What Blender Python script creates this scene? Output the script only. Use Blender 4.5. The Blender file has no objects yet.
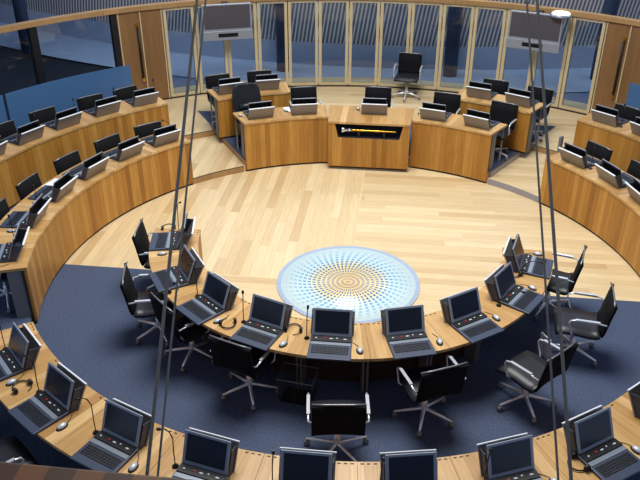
import bpy, bmesh, math, random
from mathutils import Vector, Matrix
random.seed(7)
C = bpy.context.scene.collection
PI = math.pi
R = math.radians

# ------------------------------------------------------------------ materials
def lin(c):
    c /= 255.0
    return c / 12.92 if c <= 0.04045 else ((c + 0.055) / 1.055) ** 2.4
def rgb(r, g, b):
    return (lin(r), lin(g), lin(b), 1.0)

def new_mat(name):
    m = bpy.data.materials.new(name)
    m.use_nodes = True
    nt = m.node_tree
    return m, nt, nt.nodes['Principled BSDF']

def plain(name, col, rough=0.5, metal=0.0, noise=0.0, nscale=40, spec=0.5):
    m, nt, b = new_mat(name)
    b.inputs['Roughness'].default_value = rough
    b.inputs['Metallic'].default_value = metal
    b.inputs['Specular IOR Level'].default_value = spec
    if noise:
        tc = nt.nodes.new('ShaderNodeTexCoord')
        n = nt.nodes.new('ShaderNodeTexNoise'); n.inputs['Scale'].default_value = nscale
        n.inputs['Detail'].default_value = 4
        nt.links.new(tc.outputs['Object'], n.inputs['Vector'])
        r = nt.nodes.new('ShaderNodeValToRGB')
        r.color_ramp.elements[0].position = 0.3; r.color_ramp.elements[1].position = 0.7
        r.color_ramp.elements[0].color = tuple(c * (1 - noise) for c in col[:3]) + (1,)
        r.color_ramp.elements[1].color = tuple(min(1, c * (1 + noise)) for c in col[:3]) + (1,)
        nt.links.new(n.outputs['Fac'], r.inputs['Fac'])
        nt.links.new(r.outputs['Color'], b.inputs['Base Color'])
    else:
        b.inputs['Base Color'].default_value = col
    return m

def wood(name, cols, pw, L, rough=0.4, grain=0.16, gap=0.012, seed=0.0):
    """boards along v, pw wide in u, L long; uv in metres"""
    m, nt, b = new_mat(name)
    N, K = nt.nodes.new, nt.links.new
    uv = N('ShaderNodeUVMap'); uv.uv_map = 'UVMap'
    sx = N('ShaderNodeSeparateXYZ'); K(uv.outputs['UV'], sx.inputs[0])
    def math_(op, a, bb=None):
        n = N('ShaderNodeMath'); n.operation = op
        for k, v in enumerate((a, bb)):
            if v is None: continue
            if isinstance(v, (int, float)): n.inputs[k].default_value = v
            else: K(v, n.inputs[k])
        return n.outputs[0]
    us = math_('DIVIDE', math_('ADD', sx.outputs['X'], 100.0 + seed), pw)
    iu = math_('FLOOR', us)
    w1 = N('ShaderNodeTexWhiteNoise'); w1.noise_dimensions = '1D'; K(iu, w1.inputs['W'])
    vs = math_('ADD', math_('DIVIDE', sx.outputs['Y'], L), math_('MULTIPLY', w1.outputs['Value'], 9.0))
    iv = math_('FLOOR', vs)
    cb = N('ShaderNodeCombineXYZ'); K(iu, cb.inputs[0]); K(iv, cb.inputs[1])
    w2 = N('ShaderNodeTexWhiteNoise'); w2.noise_dimensions = '3D'; K(cb.outputs[0], w2.inputs['Vector'])
    ramp = N('ShaderNodeValToRGB')
    while len(ramp.color_ramp.elements) < len(cols): ramp.color_ramp.elements.new(0.5)
    for k, c in enumerate(cols):
        ramp.color_ramp.elements[k].position = k / (len(cols) - 1)
        ramp.color_ramp.elements[k].color = c
    K(w2.outputs['Value'], ramp.inputs['Fac'])
    g = N('ShaderNodeCombineXYZ')
    K(math_('MULTIPLY', sx.outputs['X'], 45.0), g.inputs[0]); K(math_('MULTIPLY', sx.outputs['Y'], 3.0), g.inputs[1])
    K(math_('MULTIPLY', w2.outputs['Value'], 40.0), g.inputs[2])
    ns = N('ShaderNodeTexNoise'); ns.inputs['Scale'].default_value = 1.0; ns.inputs['Detail'].default_value = 5
    K(g.outputs[0], ns.inputs['Vector'])
    mr = N('ShaderNodeMapRange'); mr.inputs['From Min'].default_value = 0.3; mr.inputs['From Max'].default_value = 0.7
    mr.inputs['To Min'].default_value = 1 - grain; mr.inputs['To Max'].default_value = 1 + grain * 0.6
    K(ns.outputs['Fac'], mr.inputs['Value'])
    fr = math_('FRACT', us)
    edge = math_('MINIMUM', fr, math_('SUBTRACT', 1.0, fr))
    joint = N('ShaderNodeMapRange'); joint.inputs['From Min'].default_value = 0.0; joint.inputs['From Max'].default_value = gap / pw * 0.5 + 1e-4
    joint.inputs['To Min'].default_value = 0.82; joint.inputs['To Max'].default_value = 1.0
    K(edge, joint.inputs['Value'])
    fac = math_('MULTIPLY', mr.outputs[0], joint.outputs[0])
    mul = N('ShaderNodeVectorMath'); mul.operation = 'SCALE'
    K(ramp.outputs['Color'], mul.inputs[0]); K(fac, mul.inputs['Scale'])
    K(mul.outputs[0], b.inputs['Base Color'])
    b.inputs['Roughness'].default_value = rough
    return m

M = {}
M['floor_wood'] = wood('pale_maple_boards', [rgb(202,172,124), rgb(223,199,154), rgb(215,190,143), rgb(230,208,164), rgb(220,195,148)], 0.13, 1.7, 0.36, 0.09)
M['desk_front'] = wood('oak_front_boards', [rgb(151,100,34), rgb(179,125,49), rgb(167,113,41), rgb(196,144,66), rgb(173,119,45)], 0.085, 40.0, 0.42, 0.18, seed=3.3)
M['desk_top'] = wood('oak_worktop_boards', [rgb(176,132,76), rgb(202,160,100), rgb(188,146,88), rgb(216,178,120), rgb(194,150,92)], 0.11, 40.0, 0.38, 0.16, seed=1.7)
M['door_wood'] = wood('walnut_stained_boards', [rgb(126,92,56), rgb(146,108,66), rgb(134,98,60)], 0.2, 40.0, 0.4, 0.15)
M['rail_wood'] = wood('rail_beech', [rgb(164,128,82), rgb(178,140,92)], 0.3, 1.2, 0.45, 0.12)
M['frame_wood'] = plain('pale_ash_frame', rgb(206,188,146), 0.5, 0, 0.08, 20)
M['carpet'] = plain('navy_carpet', rgb(76,87,110), 0.95, 0, 0.28, 55, spec=0.1)
M['plinth'] = plain('black_plinth', rgb(18,18,20), 0.7)
M['panel_grey'] = plain('grey_support_panel', rgb(112,112,116), 0.5, 0, 0.05, 8)
M['inside'] = plain('dark_brown_inside', rgb(48,34,24), 0.7)
M['deck'] = plain('slate_plastic', rgb(56,67,88), 0.42, 0, 0.05, 60)
M['keys'] = plain('black_keys', rgb(24,28,38), 0.45)
M['strip'] = plain('silver_strip', rgb(150,160,172), 0.3, 0.5)
M['black'] = plain('black_plastic', rgb(14,15,18), 0.4)
M['bezel'] = plain('silver_bezel', rgb(150,158,172), 0.35, 0.1)
M['flap'] = plain('brushed_grey_flap', rgb(138,136,136), 0.42, 0.35, 0.05, 30)
M['flap_edge'] = plain('pale_metal_edge', rgb(224,228,234), 0.35, 0.0)
M['gusset'] = plain('dark_gusset', rgb(58,64,76), 0.5)
M['mouse_shell'] = plain('silver_mouse_shell', rgb(196,202,210), 0.3, 0.2)
M['monitor_face'] = plain('grey_monitor_face', rgb(84,80,86), 0.25)
M['riser'] = plain('glare_grey_riser', rgb(158,156,166), 0.35, 0.3)  # glare on the wooden risers, painted as grey
M['red'] = plain('red_button', rgb(190,40,40), 0.4)
M['white_button'] = plain('white_button', rgb(215,220,225), 0.4)
M['leather'] = plain('black_leather', rgb(30,33,40), 0.42, 0, 0.12, 25)
M['mesh_back'] = plain('black_mesh_fabric', rgb(13,14,17), 0.85, 0, 0.2, 160, spec=0.2)
M['chrome'] = plain('polished_chrome', rgb(240,243,248), 0.2, 0.55)
M['steel'] = plain('brushed_steel', rgb(136,138,140), 0.35, 0.6)
M['cable_steel'] = plain('weathered_steel_cable', rgb(150,142,126), 0.6, 0.0, 0.1, 90)
M['paper'] = plain('white_paper', rgb(236,240,246), 0.8)
M['gold'] = plain('polished_gold', rgb(232,184,74), 0.22, 1.0)
M['silver'] = plain('polished_silver', rgb(230,232,236), 0.18, 1.0)
M['felt'] = plain('black_felt', rgb(16,20,34), 0.9)
M['dark_post'] = plain('dark_steel_post', rgb(16,18,24), 0.5)
M['reflected_band'] = plain('pale_reflected_band', rgb(150,164,184), 0.6, 0, 0.06, 2)  # pale band of a reflection in the glass, painted as floor
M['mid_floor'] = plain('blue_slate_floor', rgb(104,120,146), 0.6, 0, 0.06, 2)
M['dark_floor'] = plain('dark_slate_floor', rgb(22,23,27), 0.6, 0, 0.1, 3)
M['navy'] = plain('navy_column', rgb(46,62,92), 0.5)
M['roof'] = plain('cedar_lining', rgb(150,104,64), 0.6, 0, 0.1, 6)
M['concrete'] = plain('blue_grey_plaster', rgb(84,98,124), 0.8, 0, 0.05, 2)
M['monitor_body'] = plain('silver_monitor_case', rgb(170,176,184), 0.35, 0.4)

def display_mat():
    m, nt, b = new_mat('dark_display')
    b.inputs['Base Color'].default_value = rgb(27, 35, 48)
    b.inputs['Roughness'].default_value = 0.22
    return m
M['display'] = display_mat()

def glass_mat(name, tint, refl=0.06, rough=0.02):
    m = bpy.data.materials.new(name); m.use_nodes = True
    nt = m.node_tree; nt.nodes.clear()
    N, K = nt.nodes.new, nt.links.new
    o = N('ShaderNodeOutputMaterial'); t = N('ShaderNodeBsdfTransparent'); t.inputs[0].default_value = tint
    g = N('ShaderNodeBsdfGlossy'); g.inputs['Roughness'].default_value = rough
    f = N('ShaderNodeFresnel'); f.inputs['IOR'].default_value = 1.45
    mx = N('ShaderNodeMixShader')
    K(f.outputs[0], mx.inputs[0]); K(t.outputs[0], mx.inputs[1]); K(g.outputs[0], mx.inputs[2]); K(mx.outputs[0], o.inputs[0])
    return m
M['glass'] = glass_mat('clear_blue_glass', (0.76, 0.83, 0.90, 1))

def frosted_mat():
    m = bpy.data.materials.new('blue_frosted_glass'); m.use_nodes = True
    nt = m.node_tree; b = nt.nodes['Principled BSDF']; o = nt.nodes['Material Output']
    b.inputs['Base Color'].default_value = rgb(84, 126, 172)
    b.inputs['Roughness'].default_value = 0.25
    t = nt.nodes.new('ShaderNodeBsdfTransparent'); t.inputs[0].default_value = (0.5, 0.68, 0.9, 1)
    mx = nt.nodes.new('ShaderNodeMixShader'); mx.inputs[0].default_value = 0.72
    nt.links.new(t.outputs[0], mx.inputs[1]); nt.links.new(b.outputs[0], mx.inputs[2]); nt.links.new(mx.outputs[0], o.inputs[0])
    return m
M['frosted'] = frosted_mat()

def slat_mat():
    """wall painted with the slats reflected in the glass, above a plain blue-grey dado"""
    m, nt, b = new_mat('reflected_slats_wall')
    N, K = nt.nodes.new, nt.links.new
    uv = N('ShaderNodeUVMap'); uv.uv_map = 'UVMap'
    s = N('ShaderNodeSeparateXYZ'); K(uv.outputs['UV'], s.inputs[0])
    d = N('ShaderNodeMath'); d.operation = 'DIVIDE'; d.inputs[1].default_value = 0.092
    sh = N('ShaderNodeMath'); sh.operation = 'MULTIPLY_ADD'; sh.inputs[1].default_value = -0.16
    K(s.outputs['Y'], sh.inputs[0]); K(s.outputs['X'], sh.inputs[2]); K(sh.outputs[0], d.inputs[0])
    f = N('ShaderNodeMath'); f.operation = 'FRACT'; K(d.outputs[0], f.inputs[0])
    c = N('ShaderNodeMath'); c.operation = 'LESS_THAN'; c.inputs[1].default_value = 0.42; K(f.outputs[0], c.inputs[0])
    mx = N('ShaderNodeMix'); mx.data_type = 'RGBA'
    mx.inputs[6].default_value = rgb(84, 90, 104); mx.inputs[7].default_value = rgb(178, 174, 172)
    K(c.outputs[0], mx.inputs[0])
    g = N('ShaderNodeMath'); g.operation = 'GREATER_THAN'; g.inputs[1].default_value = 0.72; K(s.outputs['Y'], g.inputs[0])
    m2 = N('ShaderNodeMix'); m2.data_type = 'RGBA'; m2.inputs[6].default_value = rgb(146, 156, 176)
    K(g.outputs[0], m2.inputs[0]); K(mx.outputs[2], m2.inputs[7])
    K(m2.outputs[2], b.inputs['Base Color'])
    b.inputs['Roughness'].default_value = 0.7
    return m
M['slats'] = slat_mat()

def parapet_mat():
    m, nt, b = new_mat('checkered_parapet_wood')
    N, K = nt.nodes.new, nt.links.new
    uv = N('ShaderNodeUVMap'); uv.uv_map = 'UVMap'
    s = N('ShaderNodeSeparateXYZ'); K(uv.outputs['UV'], s.inputs[0])
    d = N('ShaderNodeMath'); d.operation = 'DIVIDE'; d.inputs[1].default_value = 0.1; K(s.outputs['X'], d.inputs[0])
    f = N('ShaderNodeMath'); f.operation = 'FRACT'; K(d.outputs[0], f.inputs[0])
    c = N('ShaderNodeMath'); c.operation = 'LESS_THAN'; c.inputs[1].default_value = 0.5; K(f.outputs[0], c.inputs[0])
    mx = N('ShaderNodeMix'); mx.data_type = 'RGBA'
    mx.inputs[6].default_value = rgb(116, 75, 43); mx.inputs[7].default_value = rgb(76, 49, 32)
    K(c.outputs[0], mx.inputs[0]); K(mx.outputs[2], b.inputs['Base Color'])
    b.inputs['Roughness'].default_value = 0.5
    return m
M['parapet'] = parapet_mat()

def disc_mat():
    """pale glass roundel: rings of short blue dashes, warm tint at the middle (plain generic pattern)"""
    m, nt, b = new_mat('patterned_glass')
    N, K = nt.nodes.new, nt.links.new
    tc = N('ShaderNodeTexCoord'); s = N('ShaderNodeSeparateXYZ'); K(tc.outputs['Object'], s.inputs[0])
    def mt(op, a, bb=None):
        n = N('ShaderNodeMath'); n.operation = op
        for k, v in enumerate((a, bb)):
            if v is None: continue
            if isinstance(v, (int, float)): n.inputs[k].default_value = v
            else: K(v, n.inputs[k])
        return n.outputs[0]
    x, y = s.outputs['X'], s.outputs['Y']
    r = mt('SQRT', mt('ADD', mt('MULTIPLY', x, x), mt('MULTIPLY', y, y)))
    a = mt('ARCTAN2', y, x)
    ring = mt('SINE', mt('MULTIPLY', r, 2 * PI / 0.062))
    iring = mt('FLOOR', mt('DIVIDE', r, 0.062))
    ray = mt('SINE', mt('ADD', mt('MULTIPLY', a, 48.0), mt('MULTIPLY', iring, 1.1)))
    pat = mt('MULTIPLY', mt('GREATER_THAN', ring, -0.55), mt('GREATER_THAN', ray, 0.05))
    fade = N('ShaderNodeMapRange'); fade.inputs['From Min'].default_value = 0.45; fade.inputs['From Max'].default_value = 0.86
    fade.inputs['To Min'].default_value = 1.0; fade.inputs['To Max'].default_value = 0.0; K(r, fade.inputs['Value'])
    base = N('ShaderNodeValToRGB'); e = base.color_ramp.elements
    e[0].position = 0.05; e[0].color = rgb(232, 196, 104)
    e[1].position = 0.95; e[1].color = rgb(226, 250, 254)
    k = base.color_ramp.elements.new(0.42); k.color = rgb(236, 224, 172)
    k = base.color_ramp.elements.new(0.58); k.color = rgb(214, 246, 253)
    K(r, base.inputs['Fac'])
    ink = N('ShaderNodeValToRGB'); e = ink.color_ramp.elements
    e[0].position = 0.1; e[0].color = rgb(40, 72, 156); e[1].position = 0.7; e[1].color = rgb(34, 136, 200)
    K(r, ink.inputs['Fac'])
    mx = N('ShaderNodeMix'); mx.data_type = 'RGBA'
    K(mt('MULTIPLY', pat, fade.outputs[0]), mx.inputs[0]); K(base.outputs['Color'], mx.inputs[6]); K(ink.outputs['Color'], mx.inputs[7])
    K(mx.outputs[2], b.inputs['Base Color'])
    b.inputs['Roughness'].default_value = 0.25
    return m
M['disc'] = disc_mat()
M['disc_rim'] = plain('blue_grey_rim', rgb(168, 184, 206), 0.35, 0.3)

def emit_mat(name, col, s):
    m, nt, b = new_mat(name)
    b.inputs['Base Color'].default_value = col
    b.inputs['Emission Color'].default_value = col
    b.inputs['Emission Strength'].default_value = s
    return m
M['glint'] = emit_mat('reflected_light_glow', rgb(255, 248, 214), 3.0)  # glow of a reflected ceiling light, given to a solid disc

# ------------------------------------------------------------------ mesh builder
class MB:
    def __init__(self):
        self.bm = bmesh.new(); self.uv = self.bm.loops.layers.uv.new('UVMap')
    def poly(self, pts, uvs=None, smooth=False):
        vs = [self.bm.verts.new(p) for p in pts]
        f = self.bm.faces.new(vs); f.smooth = smooth
        if uvs:
            for l, u in zip(f.loops, uvs): l[self.uv].uv = u
        else:
            n = f.normal if f.normal.length else Vector((0, 0, 1))
            f.normal_update(); n = f.normal
            for l in f.loops:
                c = l.vert.co
                if abs(n.z) > 0.7: l[self.uv].uv = (c.x, c.y)
                elif abs(n.x) > abs(n.y): l[self.uv].uv = (c.y, c.z)
                else: l[self.uv].uv = (c.x, c.z)
        return f
    def box(self, c, s, rot=None, taper=1.0):
        """centre c, size s, optional Matrix rot, taper scales top xy"""
        hx, hy, hz = s[0] / 2, s[1] / 2, s[2] / 2
        P = []
        for z in (-hz, hz):
            k = taper if z > 0 else 1.0
            for x, y in ((-hx, -hy), (hx, -hy), (hx, hy), (-hx, hy)):
                v = Vector((x * k, y * k, z))
                if rot is not None: v = rot @ v
                P.append(v + Vector(c))
        for idx in ((3, 2, 1, 0), (4, 5, 6, 7), (0, 1, 5, 4), (1, 2, 6, 5), (2, 3, 7, 6), (3, 0, 4, 7)):
            self.poly([P[i] for i in idx])
        return self
    def hexa(self, P):
        for idx in ((3, 2, 1, 0), (4, 5, 6, 7), (0, 1, 5, 4), (1, 2, 6, 5), (2, 3, 7, 6), (3, 0, 4, 7)):
            self.poly([P[i] for i in idx])
        return self
    def tube(self, path, r, n=8, closed=False, cap=True):
        P = [Vector(p) for p in path]; k = len(P)
        rr = r if isinstance(r, (list, tuple)) else [r] * k
        rings = []; up = None
        for i, p in enumerate(P):
            if closed: t = (P[(i + 1) % k] - P[i - 1])
            else: t = P[min(i + 1, k - 1)] - P[max(i - 1, 0)]
            t.normalize()
            if up is None:
                up = Vector((0, 0, 1)) if abs(t.z) < 0.9 else Vector((0, 1, 0))
            a = t.cross(up)
            if a.length < 1e-5: a = t.cross(Vector((1, 0, 0)))
            a.normalize(); b = a.cross(t); b.normalize(); up = b
            rings.append([self.bm.verts.new(p + (a * math.cos(2 * PI * j / n) + b * math.sin(2 * PI * j / n)) * rr[i]) for j in range(n)])
        m = k if closed else k - 1
        for i in range(m):
            A, B = rings[i], rings[(i + 1) % k]
            for j in range(n):
                f = self.bm.faces.new((A[j], A[(j + 1) % n], B[(j + 1) % n], B[j])); f.smooth = True
        if cap and not closed:
            self.bm.faces.new(list(reversed(rings[0]))); self.bm.faces.new(rings[-1])
        return self
    def lathe(self, prof, n=16, c=(0, 0, 0), axis='z'):
        rings = []
        for r, h in prof:
            row = []
            for j in range(n):
                x, y = r * math.cos(2 * PI * j / n), r * math.sin(2 * PI * j / n)
                v = (x, y, h) if axis == 'z' else ((x, h, y) if axis == 'y' else (h, x, y))
                row.append(self.bm.verts.new(Vector(v) + Vector(c)))
            rings.append(row)
        for A, B in zip(rings, rings[1:]):
            for j in range(n):
                f = self.bm.faces.new((A[j], A[(j + 1) % n], B[(j + 1) % n], B[j])); f.smooth = True
        self.bm.faces.new(list(reversed(rings[0]))); self.bm.faces.new(rings[-1])
        return self
    def slab(self, prof, w, th, nx=1, dish=0.0):
        """sheet swept along a (y,z) profile, width w in x, thickness th"""
        pts = [Vector((0, y, z)) for y, z in prof]; k = len(pts)
        nor = []
        for i in range(k):
            t = pts[min(i + 1, k - 1)] - pts[max(i - 1, 0)]; t.normalize()
            nor.append(Vector((0, -t.z, t.y)))
        def row(i, s):
            out = []
            for j in range(nx + 1):
                x = -w / 2 + w * j / nx; q = (2 * j / nx - 1)
                out.append(self.bm.verts.new(pts[i] + Vector((x, 0, 0)) + nor[i] * (s * th / 2 + dish * q * q)))
            return out
        top = [row(i, 1) for i in range(k)]; bot = [row(i, -1) for i in range(k)]
        for i in range(k - 1):
            for j in range(nx):
                for (g, fl) in ((top, 0), (bot, 1)):
                    q = [g[i][j], g[i][j + 1], g[i + 1][j + 1], g[i + 1][j]]
                    if fl: q.reverse()
                    f = self.bm.faces.new(q); f.smooth = True
            for j, fl in ((0, 0), (nx, 1)):
                q = [top[i][j], top[i + 1][j], bot[i + 1][j], bot[i][j]]
                if fl: q.reverse()
                self.bm.faces.new(q)
        for i, fl in ((0, 1), (k - 1, 0)):
            for j in range(nx):
                q = [top[i][j], top[i][j + 1], bot[i][j + 1], bot[i][j]]
                if not fl: q.reverse()
                self.bm.faces.new(q)
        return self
    def arc(self, r0, r1, z0, z1, a0, a1, n=None, mode='front'):
        """solid annular sector; uv: vertical faces (arc,z), flat faces (arc,r)"""
        n = n or max(2, int(abs(a1 - a0) / 2.0))
        A = [R(a0 + (a1 - a0) * i / n) for i in range(n + 1)]
        def p(r, a, z): return Vector((r * math.cos(a), r * math.sin(a), z))
        rm = (r0 + r1) / 2
        for i in range(n):
            a, b = A[i], A[i + 1]
            self.poly([p(r0, a, z1), p(r1, a, z1), p(r1, b, z1), p(r0, b, z1)], [(rm * a, r0), (rm * a, r1), (rm * b, r1), (rm * b, r0)])
            self.poly([p(r0, b, z0), p(r1, b, z0), p(r1, a, z0), p(r0, a, z0)], [(rm * b, r0), (rm * b, r1), (rm * a, r1), (rm * a, r0)])
            self.poly([p(r0, a, z0), p(r0, a, z1), p(r0, b, z1), p(r0, b, z0)], [(r0 * a, z0), (r0 * a, z1), (r0 * b, z1), (r0 * b, z0)])
            self.poly([p(r1, b, z0), p(r1, b, z1), p(r1, a, z1), p(r1, a, z0)], [(r1 * b, z0), (r1 * b, z1), (r1 * a, z1), (r1 * a, z0)])
        for a, fl in ((A[0], 0), (A[-1], 1)):
            q = [p(r0, a, z0), p(r1, a, z0), p(r1, a, z1), p(r0, a, z1)]
            u = [(r0, z0), (r1, z0), (r1, z1), (r0, z1)]
            if fl: q.reverse(); u.reverse()
            self.poly(q, u)
        return self
    def build(self, name, mat, parent=None, loc=(0, 0, 0), rotz=0.0, bevel=0.0, weld=True):
        if weld: bmesh.ops.remove_doubles(self.bm, verts=self.bm.verts, dist=1e-5)
        bmesh.ops.recalc_face_normals(self.bm, faces=self.bm.faces)
        me = bpy.data.meshes.new(name); self.bm.to_mesh(me); self.bm.free()
        o = bpy.data.objects.new(name, me); C.objects.link(o)
        for mm in (mat if isinstance(mat, list) else [mat]): me.materials.append(mm)
        o.location = loc; o.rotation_euler = (0, 0, rotz)
        if parent: o.parent = parent
        if bevel:
            bv = o.modifiers.new('bevel', 'BEVEL'); bv.width = bevel; bv.segments = 2; bv.limit_method = 'ANGLE'; bv.angle_limit = R(40)
        return o

def tag(o, label, cat, group=None):
    o['label'] = label; o['category'] = cat
    if group: o['group'] = group
    return o
def thing(name, label, cat, loc=(0, 0, 0), rotz=0.0, group=None):
    o = bpy.data.objects.new(name, None); C.objects.link(o)
    o.empty_display_size = 0.1
    o.location = loc; o.rotation_euler = (0, 0, rotz)
    return tag(o, label, cat, group)
def struct(o):
    o['kind'] = 'structure'; return o
used = set()
def place(proto, label, cat, loc, rotz, group):
    """first use moves the prototype itself, later uses copy it with its parts and sub-parts"""
    if proto.name not in used:
        used.add(proto.name); r = proto
    else:
        r = proto.copy(); C.objects.link(r)
        for ch in list(proto.children):
            c = ch.copy(); C.objects.link(c); c.parent = r
            for g in list(ch.children):
                d = g.copy(); C.objects.link(d); d.parent = c
    r.location = loc; r.rotation_euler = (0, 0, rotz)
    return tag(r, label, cat, group)
ORD = ['first', 'second', 'third', 'fourth', 'fifth', 'sixth', 'seventh', 'eighth', 'ninth', 'tenth']
def pol(r, a, z=0.0): return Vector((r * math.cos(R(a)), r * math.sin(R(a)), z))

# ------------------------------------------------------------------ the setting
Z1, Z2, ZT3, ZB, ZC = 0.73, 0.79, 0.90, 0.88, 0.97     # desk tops
F2, F3 = 0.10, 0.20                                    # raised floors
RW = 3.88

def flat_sector(mb, r0, r1, z, a0, a1, along, n=None):
    n = n or max(2, int(abs(a1 - a0) / 2))
    for i in range(n):
        a, b = R(a0 + (a1 - a0) * i / n), R(a0 + (a1 - a0) * (i + 1) / n)
        P = [Vector((r * math.cos(t), r * math.sin(t), z)) for r, t in ((r0, a), (r1, a), (r1, b), (r0, b))]
        if r0 == 0: P = P[:1] + P[1:3]
        uv = [(p.x, p.y) if along == 'y' else (p.y, p.x) for p in P]
        mb.poly(P, uv)
mb = MB()
flat_sector(mb, 0, RW + .07, 0, 90, 180, 'y'); flat_sector(mb, 0, RW + .07, 0, 0, 90, 'x')
flat_sector(mb, 0, 1.95, 0, 180, 360, 'x')
struct(mb.build('floor', M['floor_wood']))
mb = MB(); flat_sector(mb, 1.95, RW + .07, 0.0, 180, 360, 'x')
struct(mb.build('floor', M['carpet']))
def raised(z0, z1, r0, r1, a0, a1, along, mat):
    mb = MB(); flat_sector(mb, r0, r1, z1, a0, a1, along)
    n = max(2, int(abs(a1 - a0) / 2))
    for i in range(n):
        a, b = R(a0 + (a1 - a0) * i / n), R(a0 + (a1 - a0) * (i + 1) / n)
        for r in (r0,):
            mb.poly([Vector((r * math.cos(t), r * math.sin(t), z)) for t, z in ((a, z0), (b, z0), (b, z1), (a, z1))],
                    [(z, r * t) for t, z in ((a, z0), (b, z0), (b, z1), (a, z1))])
    for t in (R(a0), R(a1)):
        mb.poly([Vector((r * math.cos(t), r * math.sin(t), z)) for r, z in ((r0, z0), (r1, z0), (r1, z1), (r0, z1))],
                [(z, r) for r, z in ((r0, z0), (r1, z0), (r1, z1), (r0, z1))])
    return struct(mb.build('floor', mat))
raised(0, F2, RW + .02, 5.5, 121.9, 137.5, 'y', M['floor_wood'])
raised(0, F2, RW + .02, 5.5, 42.5, 58.1, 'x', M['floor_wood'])
raised(0, F2, RW + .065, 5.5, 137.5, 402.5, 'x', M['carpet'])
raised(F2, F3, 5.5, 8.3, 58.1, 121.9, 'x', M['floor_wood'])
raised(F2, F3, 5.5, 8.3, 121.9, 131.0, 'y', M['floor_wood'])
raised(F2, F3, 5.5, 8.3, 49.0, 58.1, 'x', M['floor_wood'])
raised(F2, F3, 5.5, 8.3, 131.0, 200, 'x', M['carpet'])
raised(F2, F3, 5.5, 8.3, -20, 49.0, 'x', M['carpet'])
# podium under the mace desk: carpet with a timber side fascia
mb = MB(); T = math.tan(R(121.9))
pts = []
for i in range(17): pts.append(pol(RW + .03, 58.1 + 63.8 * i / 16, F3 + .004))
pts += [Vector((-5.66 / math.tan(R(58.1)), 5.66, F3 + .004)), Vector((5.66 / math.tan(R(58.1)), 5.66, F3 + .004))]
mb.poly(pts)
struct(mb.build('floor', M['carpet']))
mb = MB()
for a in (58.1, 121.9):
    P, Q = pol(RW + .03, a), pol(6.67, a)
    mb.poly([P, Q, Q + Vector((0, 0, F3 + .004)), P + Vector((0, 0, F3 + .004))], [(0, 0), (0, 2.8), (F3, 2.8), (F3, 0)])
P = [pol(RW + .03, 58.1 + 63.8 * i / 16) for i in range(17)]
for p, q in zip(P, P[1:]): mb.poly([p, q, q + Vector((0, 0, F3)), p + Vector((0, 0, F3))], [(0, 0), (0, .3), (F3, .3), (F3, 0)])
struct(mb.build('trim_1', M['rail_wood']))

mb = MB(); mb.arc(RW + .012, RW + .019, .004, F2 + .003, 43.7, 58.0)  # plates added to carry the painted glare of the aisle riser
struct(mb.build('trim_5', M['riser']))
mb = MB(); P, Q = pol(RW + .05, 57.9), pol(6.6, 58.0)  # same glare grey laid over the podium's timber side
mb.poly([P + Vector((0, 0, F2)), Q + Vector((0, 0, F2)), Q + Vector((0, 0, F3 + .004)), P + Vector((0, 0, F3 + .004))])
P, Q = P + Vector((.006, -.004, 0)), Q + Vector((.006, -.004, 0))
mb.poly([P + Vector((0, 0, F3 + .004)), Q + Vector((0, 0, F3 + .004)), Q + Vector((0, 0, F2)), P + Vector((0, 0, F2))])
struct(mb.build('trim_6', M['riser']))

for k_, (r_, a_, b_, z_) in enumerate(((RW + .012, 122.2, 136.2, 0), (5.49, 121.9, 131.0, F2), (5.49, 49.6, 58.1, F2))):
    struct(MB().arc(r_, r_ + .007, z_ + .004, z_ + F2 - .004, a_, b_).build('trim_%d' % (7 + 2 * k_), M['rail_wood']))
    struct(MB().arc(r_ + .004, r_ + .024, z_ + F2 - .003, z_ + F2 + .003, a_, b_).build('trim_%d' % (8 + 2 * k_), M['inside']))

# glazed partition behind the desks
RP, ZR = 7.67, 2.06
posts = [124 - 4.857 * k for k in range(15)]
for k in range(14):
    a0, a1 = posts[k], posts[k + 1]
    A, B = pol(RP, a0), pol(RP, a1)
    d = (B - A); w = d.length; d.normalize()
    rz = math.atan2(d.y, d.x)
    w_o = bpy.data.objects.new('window_%d' % (k + 1), None); C.objects.link(w_o); struct(w_o)
    w_o.location = A + Vector((0, 0, F3)); w_o.rotation_euler = (0, 0, rz)
    h = ZR - F3; fw = .058
    mb = MB()
    mb.box((fw / 2 + .012, 0, h / 2), (fw, .07, h)); mb.box((w - fw / 2 - .012, 0, h / 2), (fw, .07, h))
    mb.box((w / 2, 0, .045), (w - 2 * fw - .024, .07, .09)); mb.box((w / 2, 0, h - .03), (w - 2 * fw - .024, .07, .06))
    mb.build('window_frame', M['frame_wood'], w_o)
    MB().box((w / 2, 0, h / 2), (w - 2 * fw - .02, .012, h - .12)).build('window_pane', M['glass'], w_o)
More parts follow.
